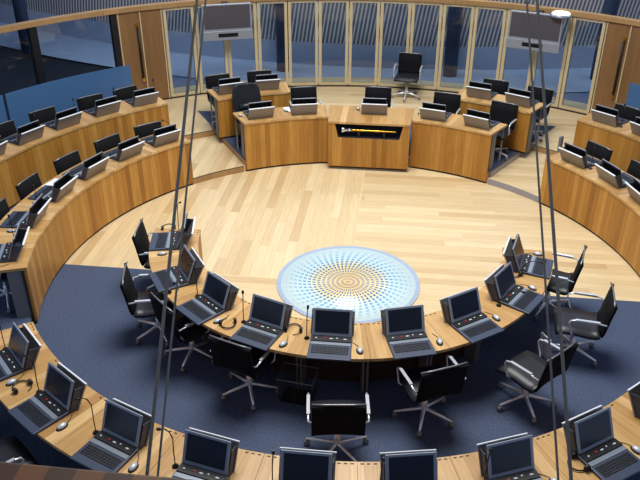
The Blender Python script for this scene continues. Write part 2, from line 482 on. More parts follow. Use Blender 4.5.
# side panes left and right of the timber doors
def side_pane(n, a0, a1):
    A, B = pol(RP, a0), pol(RP, a1); d = B - A; w = d.length
    o = bpy.data.objects.new('window_%d' % n, None); C.objects.link(o); struct(o)
    o.location = A + Vector((0, 0, F3)); o.rotation_euler = (0, 0, math.atan2(d.y, d.x)); h = ZR - F3
    mb = MB(); mb.box((.06, 0, h / 2), (.12, .09, h)); mb.box((w - .02, 0, h / 2), (.04, .09, h)); mb.box((w / 2, 0, .06), (w - .17, .09, .12))
    mb.build('window_frame', M['dark_post'], o)
    MB().box((w / 2 + .04, 0, h / 2 + .06), (w - .17, .014, h - .12)).build('window_pane', M['glass'], o)
side_pane(15, 131.0, 143.0); side_pane(16, 143.0, 156.0); side_pane(17, 156.0, 170.0)
side_pane(18, 48.8, 36.0); side_pane(19, 36.0, 22.0)
def timber_door(n, a0, a1):
    A, B = pol(RP, a0), pol(RP, a1); d = B - A; w = d.length
    o = bpy.data.objects.new('door_%d' % n, None); C.objects.link(o); struct(o)
    o.location = A + Vector((0, 0, F3)); o.rotation_euler = (0, 0, math.atan2(d.y, d.x)); h = ZR - F3
    s = 1 if a0 > a1 else -1
    MB().box((w / 2, 0, h / 2), (w - .02, .06, h)).build('door_panel', M['door_wood'], o)
    mb = MB()
    for x in (.03, w - .03, w * .5): mb.box((x, -s * .04, h / 2), (.02, .02, h - .04))
    mb.build('door_stile', M['frame_wood'], o)
    MB().tube([(w * .42, -s * .075, .55), (w * .42, -s * .075, 1.55)], .022, 10).build('door_handle', M['dark_post'], o)
    mb = MB()
    for z in (.5, 1.6): mb.box((w * .42, -s * .05, z), (.05, .06, .06))
    mb.build('handle_bracket', M['gold'], o)
timber_door(1, 131.0, 124.0); timber_door(2, 56.0, 48.8)
MB().arc(RP - .08, RP + .08, ZR, ZR + .085, 20, 172, 70).build('trim_2', M['rail_wood'])
struct(bpy.data.objects['trim_2'])
MB().arc(RP - .05, RP + .05, F3 - .02, F3 + .03, 48.8, 131, 30).build('baseboard_back', M['inside'])
struct(bpy.data.objects['baseboard_back'])

# lobby beyond the glass, floor strip and wall painted with reflected band and slats
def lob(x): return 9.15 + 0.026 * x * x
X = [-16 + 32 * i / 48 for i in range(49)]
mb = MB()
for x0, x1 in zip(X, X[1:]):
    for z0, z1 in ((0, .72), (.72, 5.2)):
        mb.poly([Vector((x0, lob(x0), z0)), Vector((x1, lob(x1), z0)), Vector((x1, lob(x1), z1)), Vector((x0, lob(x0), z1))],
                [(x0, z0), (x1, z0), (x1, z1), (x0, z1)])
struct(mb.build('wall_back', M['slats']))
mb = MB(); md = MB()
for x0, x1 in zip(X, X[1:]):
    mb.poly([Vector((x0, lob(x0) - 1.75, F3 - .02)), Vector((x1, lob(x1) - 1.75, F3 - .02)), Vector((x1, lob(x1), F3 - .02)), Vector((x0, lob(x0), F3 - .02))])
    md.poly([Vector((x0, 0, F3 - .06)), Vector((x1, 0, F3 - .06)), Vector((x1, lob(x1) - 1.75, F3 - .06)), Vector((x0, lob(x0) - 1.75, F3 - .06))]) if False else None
struct(mb.build('floor', M['reflected_band']))
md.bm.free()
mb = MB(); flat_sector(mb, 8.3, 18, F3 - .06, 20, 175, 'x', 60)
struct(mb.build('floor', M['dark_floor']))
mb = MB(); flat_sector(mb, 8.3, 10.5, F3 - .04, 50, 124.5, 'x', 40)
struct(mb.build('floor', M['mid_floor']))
for sx, nm in ((-1, 'wall_left'), (1, 'wall_right')):
    mb = MB(); mb.box((sx * 15.5, 4, 2.5), (.2, 24, 5.4)); struct(mb.build(nm, M['concrete']))
# roof with a round opening over the well, and the viewing gallery under the camera
mb = MB(); mb.arc(3.0, 9.0, 8.4, 8.6, 0, 360, 60); struct(mb.build('ceiling', M['roof']))
g = MB(); g.box((.4, -9.1, 3.55), (8, 3.2, .2)); struct(g.build('floor', M['roof']))
# gallery front wall with a checkered timber coping along the bottom edge of the view
mb = MB(); mb.box((.4, -7.33, 2.103), (9, .10, 4.2)); struct(mb.build('wall_front', M['concrete']))
mb = MB(); mb.box((.4, -7.33, 4.256), (9, .12, .10)); struct(mb.build('trim_3', M['parapet'], bevel=.006))
mb = MB(); mb.box((0, -.6, 8.5), (6.6, .3, .2)); struct(mb.build('trim_4', M['dark_post']))

# roundel in the floor
rd = thing('glass_roundel', 'large round pale blue patterned glass panel set in the timber floor', 'floor panel', (0, 0, 0))
MB().lathe([(.0001, .0), (.885, .0), (.885, .012), (.0001, .012)], 72).build('glass_disc', M['disc'], rd)
mb = MB(); mb.arc(.885, .94, 0, .014, 0, 360, 72); mb.build('metal_rim', M['disc_rim'], rd)

# ------------------------------------------------------------------ desks
def desk(label, group, r0, r1, zt, zf, a0, a1, legs=(), name='curved_desk', slots=True, zb=None):
    zb = zf if zb is None else zb
    ac = R((a0 + a1) / 2)
    t = thing(name, label, 'desk', pol(r0, (a0 + a1) / 2, zf), 0, group)
    off = -t.location
    def add(mb, nm, mat, bevel=0):
        o = mb.build(nm, mat, None, bevel=bevel); o.parent = t
        o.location = off; return o
    eps = .0015 / r0 * 57.3
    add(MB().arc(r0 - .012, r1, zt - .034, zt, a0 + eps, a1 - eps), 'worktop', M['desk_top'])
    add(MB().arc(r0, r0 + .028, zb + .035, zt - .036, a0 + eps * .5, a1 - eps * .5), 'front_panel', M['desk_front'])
    add(MB().arc(r0 + .03, r0 + .06, zb + .002, zt - .036, a0 + eps, a1 - eps), 'backing_panel', M['inside'])
    add(MB().arc(r0 + .012, r0 + .03, zb + .001, zb + .035, a0 + eps, a1 - eps), 'plinth', M['plinth'])
    da = .022 / r0 * 57.3
    for e, s in ((a0, 1), (a1, -1)):
        add(MB().arc(r0 + .062, r0 + .22, zf + .002, zt - .036, *sorted((e + s * da * .4, e + s * da * 1.4)), 1), 'support_panel', M['panel_grey'])
    if slots:
        for e in (a0, a1):
            s = 1 if e == a0 else -1
            for k in range(3):
                a = e + s * (1.2 + 1.6 * k) * (1.9 / r0)
                add(MB().arc(r0 + .006, r0 + .017, zt, zt + .0015, a - .42 * 1.9 / r0, a + .42 * 1.9 / r0, 1), 'edge_slot', M['plinth'])
    for e in legs:
        s = 1 if e == a0 else -1
        e2 = e + s * .6
        A, B = pol(r0 + .26, e2), pol(r1 - .03, e2)
        add(MB().tube([A + Vector((0, 0, zt - .045)), A + Vector((0, 0, zf + .015)), B + Vector((0, 0, zf + .015)), B + Vector((0, 0, zt - .045))], .016, 6), 'leg_frame', M['steel'])
    return t
INN = [-166 + 19 * k for k in range(9)]
for k, a in enumerate(INN):
    desk('oak desk segment of the inner horseshoe, %s going clockwise' % ORD[8 - k], 'inner horseshoe desks', 1.91, 2.49, Z1, 0, a - (11.0 if k == 0 else 9.5), a + (11.0 if k == 8 else 9.5))
NEAR = [-90 + 11.2 * k for k in range(-4, 5)]
for k, a in enumerate(NEAR):
    lo = a - 5.6 if k else a - 8.0
    desk('oak desk segment opposite the mace desk, %s going anticlockwise' % ORD[k], 'desks opposite the mace desk', RW, 4.5, Z2, F2, lo, a + 5.6, zb=0)
T2L = [141.6, 151.8, 162.4, 172.9, 183.4, 195.0]
e = [136.3, 147.2, 157.6, 168.0, 178.4, 189.0, 200.3]
for k in range(6):
    desk('oak-fronted desk beside the blue carpet, %s anticlockwise from the mace desk' % ORD[k], 'second ring desks beside the carpet', RW, 4.5, Z2, F2, e[k], e[k + 1], (), 'curved_desk', False, 0)
T2R = [37.6, 27.2, 17.6]
e = [43.6, 32.6, 22.2, 11.8, 1.4]
for k in range(4):
    desk('oak-fronted second-ring desk, %s clockwise from the mace desk' % ORD[k], 'second ring desks clockwise of the mace desk', RW, 4.5, Z2, F2, e[k + 1], e[k], (), 'curved_desk', False, 0)
T3L = [135.0, 142.6, 150.5, 158.2, 166.0]
e = [131.2, 138.8, 146.6, 154.3, 162.0, 170.0]
for k in range(5):
    desk('raised rear oak desk under the blue glass screen, %s anticlockwise from the mace desk' % ORD[k], 'rear ring desks under the blue glass', 5.46, 6.06, ZT3, F2, e[k], e[k + 1], (), 'curved_desk', False)
T3R = [45.2, 37.6]
e = [49.6, 41.4, 33.4, 25.6]
for k in range(3):
    desk('raised rear oak desk, %s clockwise from the mace desk' % ORD[k], 'rear ring desks clockwise of the mace desk', 5.46, 6.06, ZT3, F2, e[k + 1], e[k], (), 'curved_desk', False)
desk('curved oak bench wing on the high padded chair side of the mace desk', 'bench wings', RW, 4.46, ZB, 0, 100.1, 121.7, (121.7,), 'bench_desk', False)
desk('curved oak bench wing on the steel post side of the mace desk', 'bench wings', RW, 4.46, ZB, 0, 58.4, 78.75, (58.4,), 'bench_desk', False)
desk('oak clerks desk behind the high padded chair', 'clerks desks', 5.0, 5.6, ZC, F3 + .005, 107.2, 122.8, (122.8,), 'clerk_desk', False)
desk('oak clerks desk behind the bench wing on the steel post side', 'clerks desks', 5.0, 5.6, ZC, F3 + .005, 56.6, 72.8, (56.6,), 'clerk_desk', False)

# central mace desk with an open display recess in its front
cd = thing('mace_desk', 'central oak bench desk with a black display recess for the mace', 'desk', (.035, 3.7, 0))
def cadd(mb, nm, mat, bevel=0):
    o = mb.build(nm, mat, None, bevel=bevel); o.parent = cd; o.location = (0, -3.7, 0); return o
y0 = 3.585; hw = .69
mb = MB()
mb.poly([Vector(v) for v in ((-hw, y0 - .01, ZB), (hw, y0 - .01, ZB), (.76, 4.40, ZB), (-.76, 4.40, ZB))], [(-hw, 0), (hw, 0), (.76, .8), (-.76, .8)])
mb.poly([Vector(v) for v in ((-.76, 4.40, ZB - .034), (.76, 4.40, ZB - .034), (hw, y0 - .01, ZB - .034), (-hw, y0 - .01, ZB - .034))])
mb.poly([Vector(v) for v in ((-hw, y0 - .01, ZB - .034), (hw, y0 - .01, ZB - .034), (hw, y0 - .01, ZB), (-hw, y0 - .01, ZB))])
mb.poly([Vector(v) for v in ((.76, 4.40, ZB - .034), (-.76, 4.40, ZB - .034), (-.76, 4.40, ZB), (.76, 4.40, ZB))])
for s in (-1, 1):
    mb.poly([Vector(v) for v in ((s * hw, y0 - .01, ZB - .034), (s * .76, 4.40, ZB - .034), (s * .76, 4.40, ZB), (s * hw, y0 - .01, ZB))])
cadd(mb, 'worktop', M['desk_top'])
zo0, zo1, ho, ho2 = .60, .843, .575, .52
mb = MB()
def fp(x, z): return Vector((x, y0, z))
def quad(P):
    mb.poly([fp(*q) for q in P], [q for q in P])
    mb.poly([fp(*q) + Vector((0, .03, 0)) for q in reversed(P)], [q for q in reversed(P)])
quad([(-hw, .07), (hw, .07), (hw, zo0), (-hw, zo0)])
quad([(-hw, zo0), (-ho2, zo0), (-ho, zo1), (-hw, zo1)])
quad([(ho2, zo0), (hw, zo0), (hw, zo1), (ho, zo1)])
quad([(-hw, zo1), (hw, zo1), (hw, ZB - .035), (-hw, ZB - .035)])
mb.poly([fp(-hw, .07), fp(-hw, .07) + Vector((0, .03, 0)), fp(hw, .07) + Vector((0, .03, 0)), fp(hw, .07)])
cadd(mb, 'front_panel', M['desk_front'])
for s in (-1, 1):
    cadd(MB().box((s * (hw - .014), (y0 + 4.1) / 2 + .015, .455), (.028, 4.1 - y0 - .03, .77)), 'side_panel', M['desk_front'])
cadd(MB().box((0, 3.78, .04), (1.3, .05, .075)), 'plinth', M['plinth'])
mb = MB()
b0 = [Vector((s * w, y0 + d, z)) for (s, w, d, z) in ((-1, ho2, .001, zo0), (1, ho2, .001, zo0), (1, ho, .001, zo1), (-1, ho, .001, zo1))]
b1 = [Vector((s * w, y0 + d, z)) for (s, w, d, z) in ((-1, ho2, .10, zo0), (1, ho2, .10, zo0), (1, ho, .17, zo1), (-1, ho, .17, zo1))]
mb.poly(b1)
for i in range(4): mb.poly([b0[i], b0[(i + 1) % 4], b1[(i + 1) % 4], b1[i]])
cadd(mb, 'display_recess', M['felt'])
for x in (-.17, .26):
    cadd(MB().box((x, y0 + .085, zo0 + .05), (.035, .09, .10)), 'mace_cradle', M['black'])
mc = thing('ceremonial_mace', 'gold and silver mace lying on black cradles in the desk recess', 'mace', (-.425, y0 + .045, zo0 + .125))
MB().lathe([(.017, .10), (.022, .2), (.017, .24), (.017, .55), (.022, .6), (.017, .63), (.015, .90), (.006, .94)], 14, axis='x').build('shaft', M['gold'], mc)
MB().lathe([(.015, -.01), (.05, .0), (.054, .02), (.034, .06), (.026, .10), (.018, .12)], 16, axis='x').build('head', M['silver'], mc)
MB().lathe([(.025, .10), (.03, .13), (.025, .16)], 14, axis='x').build('collar', M['silver'], mc)

# ------------------------------------------------------------------ laptops
def make_laptop():
    t = thing('laptop', 'x', 'laptop')
    mb = MB()
    P = [Vector(v) for v in ((-.215, -.35, 0), (.215, -.35, 0), (.208, .0, 0), (-.208, .0, 0), (-.215, -.35, .022), (.215, -.35, .022), (.208, .0, .034), (-.208, .0, .034))]
    mb.hexa(P); mb.build('keyboard_deck', M['deck'], t, bevel=.006)
    mb = MB()
    zt = lambda y: .022 + (y + .35) / .35 * .012
    for r in range(5):
        for c in range(14):
            if r == 0 and 3 <= c <= 8:
                if c > 3: continue
                mb.box((-.171 + (3 + 8) / 2 * .0263, -.262, zt(-.262) + .003), (.15, .018, .007)); continue
            y = -.262 + r * .0225
            mb.box((-.171 + c * .0263, y, zt(y) + .003), (.021, .018, .007))
    mb.build('keyboard', M['keys'], t, weld=False)
    MB().box((0, -.122, .0315), (.40, .042, .007)).build('palm_strip', M['strip'], t)
    cs = MB().box((0, -.055, .038), (.40, .080, .012)).build('control_strip', M['black'], t)
    for x, y, w, mt in ((-.15, -.06, .016, 'white_button'), (-.06, -.055, .022, 'red'), (.0, -.06, .03, 'white_button'), (.06, -.05, .014, 'white_button'), (.14, -.06, .03, 'white_button')):
        MB().box((x, y, .047), (w, .012, .008)).build('button', M[mt], cs)
    rot = Matrix.Rotation(R(-22), 3, 'X')
    def tl(x, y, z): return rot @ Vector((x, y, z)) + Vector((0, .0, .036))
    mb = MB(); mb.box(tl(0, -.005, .142), (.40, .012, .28), rot)
    sf = mb.build('screen', M['bezel'], t, bevel=.004)
    MB().box(tl(0, .007, .139), (.398, .012, .272), rot).build('back_shell', M['black'], sf)
    MB().box(tl(0, -.0115, .148), (.345, .004, .225), rot).build('display', M['display'], sf)
    # rear flap leaning away, joined by dark side cheeks
    rf = Matrix.Rotation(R(-28), 3, 'X'); b = Vector((0, .078, .006))
    mb = MB(); mb.box(b + rf @ Vector((0, 0, .12)), (.44, .014, .24), rf)
    fl = mb.build('rear_flap', M['flap'], t)
    mb = MB(); mb.box(b + rf @ Vector((0, .001, .244)), (.446, .020, .009), rf); mb.build('top_lip', M['flap_edge'], fl)
    for s in (-1, 1):
        x0, x1 = s * .202, s * .209
        q = [tl(0, .012, .0), tl(0, .012, .20), b + rf @ Vector((0, -.008, .215)), b + rf @ Vector((0, -.008, 0))]
        mb = MB(); mb.hexa([Vector((x0, v.y, v.z)) for v in q] + [Vector((x1, v.y, v.z)) for v in q]); mb.build('side_cheek', M['gusset'], t)
    mb = MB(); mb.box((0, .036, .017), (.40, .075, .033)); mb.build('rear_housing', M['gusset'], t)
    return t
LAP = make_laptop()

def make_mouse():
    t = thing('mouse', 'x', 'mouse')
    def blob(sx, sy, sz, z0):
        mb = MB(); n, k = 12, 5
        rings = []
        for i in range(k + 1):
            ph = PI / 2 * i / k
            rings.append([(sx * math.cos(ph) * math.cos(2 * PI * j / n), sy * math.cos(ph) * math.sin(2 * PI * j / n), z0 + sz * math.sin(ph)) for j in range(n)])
        vs = [[mb.bm.verts.new(p) for p in row] for row in rings[:-1]]; top = mb.bm.verts.new((0, 0, z0 + sz))
        for A, B in zip(vs, vs[1:]):
            for j in range(n):
                f = mb.bm.faces.new((A[j], A[(j + 1) % n], B[(j + 1) % n], B[j])); f.smooth = True
        for j in range(n): mb.bm.faces.new((vs[-1][j], vs[-1][(j + 1) % n], top)).smooth = True
        mb.bm.faces.new(list(reversed(vs[0])))
        return mb
    blob(.036, .060, .020, .0).build('underbody', M['black'], t)
    blob(.027, .047, .024, .013).build('shell', M['mouse_shell'], t)
    MB().tube([(0, .055, .012), (-.01, .09, .006), (-.03, .12, .005), (-.05, .15, .005)], .0028, 5).build('cable', M['black'], t)
    return t
MOU = make_mouse()

def make_mic(style):
    t = thing('gooseneck_microphone', 'x', 'microphone')
    MB().lathe([(.0, 0), (.028, 0), (.028, .008), (.012, .016), (.006, .03)], 12).build('base', M['black'], t)
    if style == 0: path = [(0, 0, .02), (0, 0, .14), (.004, .004, .26), (.012, .0, .36)]
    elif style == 1: path = [(0, 0, .02), (0, -.01, .10), (.01, -.05, .19), (.02, -.14, .25), (.03, -.22, .26)]
    else: path = [(0, 0, .02), (0, 0, .14), (.0, .01, .30), (-.02, .0, .365), (-.055, -.01, .385), (-.085, -.015, .375)]
    MB().tube(path, .005, 6).build('stem', M['black'], t)
    p, q = Vector(path[-2]), Vector(path[-1]); d = (q - p).normalized()
    MB().tube([q - d * .005, q + d * .008, q + d * .034, q + d * .044], [.006, .013, .013, .006], 8).build('head', M['black'], t)
    return t
MIC = [make_mic(i) for i in range(3)]

def make_headset():
    t = thing('headset', 'x', 'headset')
    pts = [(.075 * math.cos(R(a)), .085 * math.sin(R(a)) + .02, .012 + .004 * math.sin(R(a))) for a in range(0, 181, 15)]
    MB().tube(pts, .007, 6).build('headband', M['black'], t)
    for s in (-1, 1):
        mb = MB(); mb.tube([(s * .062, .0, .022), (s * .070, .0, .023), (s * .090, .0, .022)], [.026, .033, .028], 10); mb.build('ear_cup', M['black'], t)
    MB().tube([(.075, -.02, .02), (.05, -.06, .012), (.0, -.075, .010)], .004, 5).build('boom', M['black'], t)
    return t
HEAD = make_headset()

# ------------------------------------------------------------------ chairs
def make_chair(legs=True):
    t = thing('office_chair', 'x', 'chair')
    seat = [(.235, .415), (.20, .44), (.12, .452), (0, .445), (-.12, .43), (-.19, .43), (-.225, .45)]
    MB().slab(seat, .49, .03, 4, .012).build('seat', M['leather'], t)
    back = [(-.225, .452), (-.243, .50), (-.255, .58), (-.275, .70), (-.305, .855)]
    MB().slab(back, .48, .024, 4, .02).build('backrest', M['mesh_back'], t)
    mb = MB(); mb.tube([(-.24, -.302, .858), (-.12, -.312, .862), (.12, -.312, .862), (.24, -.302, .858)], .010, 6); mb.build('top_bar', M['steel'], t)
    for s in (-1, 1):
        x = s * .272
        mb = MB()
        mb.tube([(s * .235, -.262, .60), (x, -.262, .625), (x, -.20, .635), (x, .06, .640), (x, .10, .630), (x, .115, .60), (x, .07, .46), (s * .245, .05, .435)], .010, 6)
        arm = mb.build('arm', M['chrome'], t)
        MB().box((x, -.07, .650), (.030, .25, .014)).build('arm_pad', M['chrome'], arm)
    MB().lathe([(.05, .395), (.06, .425)], 10).build('seat_mount', M['black'], t)
    MB().lathe([(.032, .085), (.032, .22), (.02, .225), (.02, .40)], 12).build('column', M['chrome'], t)
    for k in range(5 if legs else 0):
        a = R(20 + 72 * k); d = Vector((math.cos(a), math.sin(a), 0))
        P = [Vector((0, 0, .10)), d * .06 + Vector((0, 0, .105)), d * .31 + Vector((0, 0, .075))]
        l = MB().tube(P, [.026, .020, .013], 6).build('leg', M['chrome'], t)
        n = Vector((-d.y, d.x, 0)); c = d * .30 + Vector((0, 0, .03))
        cm = MB(); cm.tube([c - n * .022, c - n * .018, c + n * .018, c + n * .022], [.022, .029, .029, .022], 10)
        cm.tube([c + Vector((0, 0, .02)), c + Vector((0, 0, .05))], .01, 6)
        cm.build('caster', M['steel'], l)
    return t
CH = make_chair()

def make_round_chair():
    t = thing('padded_chair', 'x', 'chair')
    MB().slab([(.24, .43), (.2, .46), (.0, .465), (-.2, .45)], .5, .07, 4, .01).build('seat', M['leather'], t)
    mb = MB(); W = [.42, .50, .52, .52, .50, .46, .38, .22]; Z = [.45, .50, .62, .76, .86, .93, .98, 1.0]
    rows = []
    for w, z in zip(W, Z):
        y = -.24 - (z - .45) * .14
        rows.append(([mb.bm.verts.new((w / 2 * q, y + .03 * q * q, z)) for q in (-1, -.5, 0, .5, 1)], [mb.bm.verts.new((w / 2 * q, y - .07 + .03 * q * q, z)) for q in (-1, -.5, 0, .5, 1)]))
    for (A, B), (A2, B2) in zip(rows, rows[1:]):
        for j in range(4):
            mb.bm.faces.new((A[j], A[j + 1], A2[j + 1], A2[j])).smooth = True
            mb.bm.faces.new((B[j + 1], B[j], B2[j], B2[j + 1])).smooth = True
        mb.bm.faces.new((A[4], B[4], B2[4], A2[4])); mb.bm.faces.new((B[0], A[0], A2[0], B2[0]))
    for (A, B), fl in ((rows[0], 1), (rows[-1], 0)):
        for j in range(4): mb.bm.faces.new((A[j], A[j + 1], B[j + 1], B[j]))
    mb.build('backrest', M['leather'], t, bevel=.012)
    MB().slab([(-.222, .56), (-.232, .66)], .30, .035, 2).build('lumbar_pad', M['leather'], t)
    for s in (-1, 1):
        MB().tube([(s * .25, -.22, .60), (s * .30, -.1, .63), (s * .30, .1, .63), (s * .27, .13, .45)], .018, 6).build('arm', M['black'], t)
    MB().lathe([(.03, .09), (.03, .43)], 10).build('column', M['chrome'], t)
    for k in range(5):
        a = R(90 + 72 * k); d = Vector((math.cos(a), math.sin(a), 0))
        l = MB().tube([Vector((0, 0, .10)), d * .30 + Vector((0, 0, .07))], [.024, .014], 6).build('leg', M['black'], t)
        c = d * .29 + Vector((0, 0, .03)); n = Vector((-d.y, d.x, 0))
        MB().tube([c - n * .02, c + n * .02], .028, 10).build('caster', M['black'], l)
    return t

# ------------------------------------------------------------------ furnishing the stations
def local(r, a, x, y):
    """point x to the sitter's right and y toward the middle of the room, from the screen foot at r, a"""
    d = pol(1, a); f = -d; rt = Vector((f.y, -f.x, 0))
    return pol(r, a) + rt * x + f * y
def station(r, a, z, where, group, mic=None, mouse=True, jit=1.0):
    rz = R(a + 90)
    place(LAP, 'open dark laptop ' + where, 'laptop', pol(r, a, z), rz + R(random.uniform(-2.5, 2.5) * jit), group + ' laptops')
    if mic is not None:
        p = local(r, a, -.25, -.02); p.z = z
        place(MIC[mic], 'black gooseneck microphone by laptop ' + where, 'microphone', p, rz + R(random.uniform(-40, 20)), group + ' microphones')
    if mouse:
        p = local(r, a, .295 + random.uniform(-.01, .01), -.16 + random.uniform(-.03, .03)); p.z = z
        place(MOU, 'silver mouse by laptop ' + where, 'mouse', p, rz + R(random.uniform(-15, 15)), group + ' mice')
def chair(x, y, z, face, label, group):
    place(CH, label, 'chair', (x, y, z), R(face - 90), group)

inner_mic = [2, None, 2, 0, 0, None, None, 1, 1]
ang_inner = [-168.0, -145.9, -127.6, -108.6, -90, -70.2, -51.2, -32.2, -13.3]
for k, a in enumerate(ang_inner):
    station(2.13 if k in (0, 8) else 2.185, a, Z1, 'on the inner horseshoe, %s going clockwise' % ORD[8 - k], 'inner horseshoe', inner_mic[k], k != 1)
hubs = [(-2.31, -.35, 6), (-2.12, -1.36, 14), (-1.62, -1.72, 46), (-.86, -2.24, 70), (.14, -2.98, 97), (.97, -2.40, 116), (2.01, -2.08, 136), (2.64, -1.18, 172), (2.49, -.31, 164)]
extra = ['drawn up to the desk', 'standing askew on the carpet', 'pushed under the desk', 'pushed under the desk', 'rolled back, seen from directly behind',
         'seen from behind with its star base clear', 'turned with its seat toward the camera', 'angled on the carpet by the slanting cables', 'standing partly on the timber floor']
for k, (x, y, f) in enumerate(hubs):
    chair(x, y, .002, f, 'black chair %s, inner horseshoe, %s going clockwise' % (extra[k], ORD[8 - k]), 'chairs round the inner horseshoe')
near_mic = [0, 2, 2, 2, 0, 0, 0, None, None]
for k, a in enumerate(NEAR):
    station(4.18, a, Z2, 'opposite the mace desk, %s going anticlockwise' % ORD[k], 'opposite row', near_mic[k])
for k in (0, 1, 2):
    a = NEAR[k]; p = pol(4.78, a)
    chair(p.x, p.y, F2, a + 180 + (12, -6, 5)[k], 'black office chair opposite the mace desk, %s going anticlockwise' % ORD[k], 'chairs at the opposite row')
for k, a in enumerate(T2L):
    station(4.08, a, Z2, 'beside the blue carpet, %s anticlockwise from the mace desk' % ORD[k], 'carpet side', [1, 0, 0, None, 0, 0][k])
    p = pol(4.27, a + random.uniform(-.6, .6) - .6)
    chair(p.x, p.y, F2, a + 180 + random.uniform(-8, 8), 'black chair beside the blue carpet desks, %s anticlockwise from the mace desk' % ORD[k], 'chairs at the carpet side desks')
for k, a in enumerate(T2R):
    station(4.09, a, Z2, 'on the second-ring desk, %s clockwise from the mace desk' % ORD[k], 'second ring', [0, None, 0][k])
    p = pol(4.30, a + .8)
    chair(p.x, p.y, F2, a + 180 + random.uniform(-8, 8), 'black chair at the second-ring desk, %s clockwise from the mace desk' % ORD[k], 'chairs at the second ring desks')
for k, a in enumerate(T3L):
    station(5.66, a, ZT3, 'under the blue glass, %s anticlockwise from the mace desk' % ORD[k], 'rear ring', 0, False)
    p = pol(5.93, a + random.uniform(-.5, .5))
    chair(p.x, p.y, F3, a + 180 + random.uniform(-6, 6), 'black chair under the blue glass, %s anticlockwise from the mace desk' % ORD[k], 'chairs at the rear desks')
for k, a in enumerate(T3R):
    station(5.66, a, ZT3, 'on the rear desks, %s clockwise from the mace desk' % ORD[k], 'rear ring', 0, False)
    p = pol(5.93, a)
    chair(p.x, p.y, F3, a + 180, 'black chair at the raised rear desk, %s clockwise from the mace desk' % ORD[k], 'chairs at the rear desks')
BEN = [116.8, 105.9, 88.6, 74.0, 63.0]
bw = ['on the bench wing in front of the high padded chair', 'on the bench next to the white papers', 'on the mace desk directly above the mace', 'on the bench, next clockwise from the mace desk', 'at the end of the bench near the steel post']
for k, a in enumerate(BEN):
    station(4.09, a, ZB, bw[k], 'bench', None, True, .6)
    p = pol(4.63, (116.8, 104.4, 88.6, 74.0, 61.8)[k])
    if k == 0:
        rc = make_round_chair(); rc.location = (p.x, p.y, F3 + .006); rc.rotation_euler = (0, 0, R(a + 90))
        tag(rc, 'dark padded chair with a high rounded back at the bench wing end', 'chair', 'bench chairs')
    else:
        chair(p.x, p.y, F3 + .006, a + 180, 'black chair facing the laptop ' + bw[k], 'bench chairs')
cw = ['at the outer end of the desk behind the padded chair', 'at the inner end of the desk behind the padded chair',
      'at the inner end of the clerks desk toward the steel post', 'at the outer end of the clerks desk toward the steel post']
for k, a in enumerate((119.4, 111.7, 68.2, 60.2)):
    station(5.27, a, ZC, cw[k], 'clerks', None, k != 0, .6)
    p = pol(5.80, a - .3)
    chair(p.x, p.y, F3 + .001, a + 180, 'black chair ' + cw[k], 'clerks chairs')
chair(.64, 7.0, F3 + .001, 262, 'black chair with chrome arms before the glass partition, a reflected chair made solid', 'visitor chair')  # stands in for a chair that is only a reflection in the glass
del bpy.data.objects[[o for o in bpy.data.objects if o.name.startswith('office_chair') and o.get('group') == 'visitor chair'][0].name]['group']

hs = [((-2.31, -.14), 20, Z1, 'beyond the end laptop of the inner horseshoe, by a thin cable'), ((-1.86, -1.50), 80, Z1, 'between laptops beside the slanting cable pair'),
      ((-1.10, -2.05), 200, Z1, 'lying by a mouse between two inner horseshoe laptops'), ((-.40, -2.10), 0, Z1, 'standing band-up near the laptop opposite the mace'),
      ((1.98, -.70), 150, Z1, 'between the first two laptops clockwise on the inner horseshoe'), ((-2.70, -3.33), 60, Z2, 'on the opposite row by its second laptop'),
      ((2.16, -3.66), 120, Z2, 'on the opposite row beside the thick cable')]
for (x, y), r_, z, lb in hs:
    place(HEAD, 'black headset ' + lb, 'headset', (x, y, z), R(r_), 'headsets')
def sheet(x, y, z, rz, w, h, label):
    t = MB().box((0, 0, .002), (w, h, .004)).build('paper', M['paper'], None, (x, y, z), R(rz)); tag(t, label, 'paper', 'white papers')
sheet(-4.27, .86, Z2, 75, .30, .22, 'white paper sheets beside a laptop on the carpet side desk')
sheet(-1.36, 4.10, ZB, 15, .26, .22, 'white papers beside a laptop on the bench wing')

# wire mesh bin under the inner desks
bn = thing('wire_bin', 'dark wire mesh bin on the carpet under the inner horseshoe', 'bin', (-.34, -2.27, .002), R(-8))
mb = MB()
def ringz(z, s): return [Vector((-.19 * s, -.14 * s, z)), Vector((.19 * s, -.14 * s, z)), Vector((.19 * s, .14 * s, z)), Vector((-.19 * s, .14 * s, z))]
for k in range(8):
    mb.tube(ringz(.012 + k * .042, .86 + .02 * k), 0.002, 4, closed=True)
for k in range(4):
    A, B = ringz(.012, .86), ringz(.306, 1.0)
    for j in range(8):
        f = j / 8
        mb.tube([A[k].lerp(A[(k + 1) % 4], f), B[k].lerp(B[(k + 1) % 4], f)], 0.002, 4)
mb.build('wire_mesh', M['gusset'], bn)
MB().tube(ringz(.312, 1.0), .007, 6, closed=True).build('rim', M['steel'], bn)
MB().box((0, 0, .006), (.32, .23, .008)).build('floor_plate', M['black'], bn)

# navy round columns in the lobby
for x, y in ((1.62, 8.75), (-2.25, 8.7), (4.95, 8.9), (-9.0, 9.6)):
    struct(MB().lathe([(.16, F3 - .06), (.16, 5.0)], 20, (x, y, 0)).build('column', M['navy']))
# thin white slab with a pale strip at one side, under the desk edge
fo = thing('upright_board', 'white folder standing on the carpet below the inner horseshoe, between two black chairs', 'board', (2.33, -1.30, .003), R(-62))
MB().box((0, 0, .155), (.16, .012, .31), Matrix.Rotation(R(8), 3, 'X')).build('board_face', M['paper'], fo)
MB().box((-.078, 0, .155), (.012, .03, .31), Matrix.Rotation(R(8), 3, 'X')).build('edge_strip', M['flap_edge'], fo)

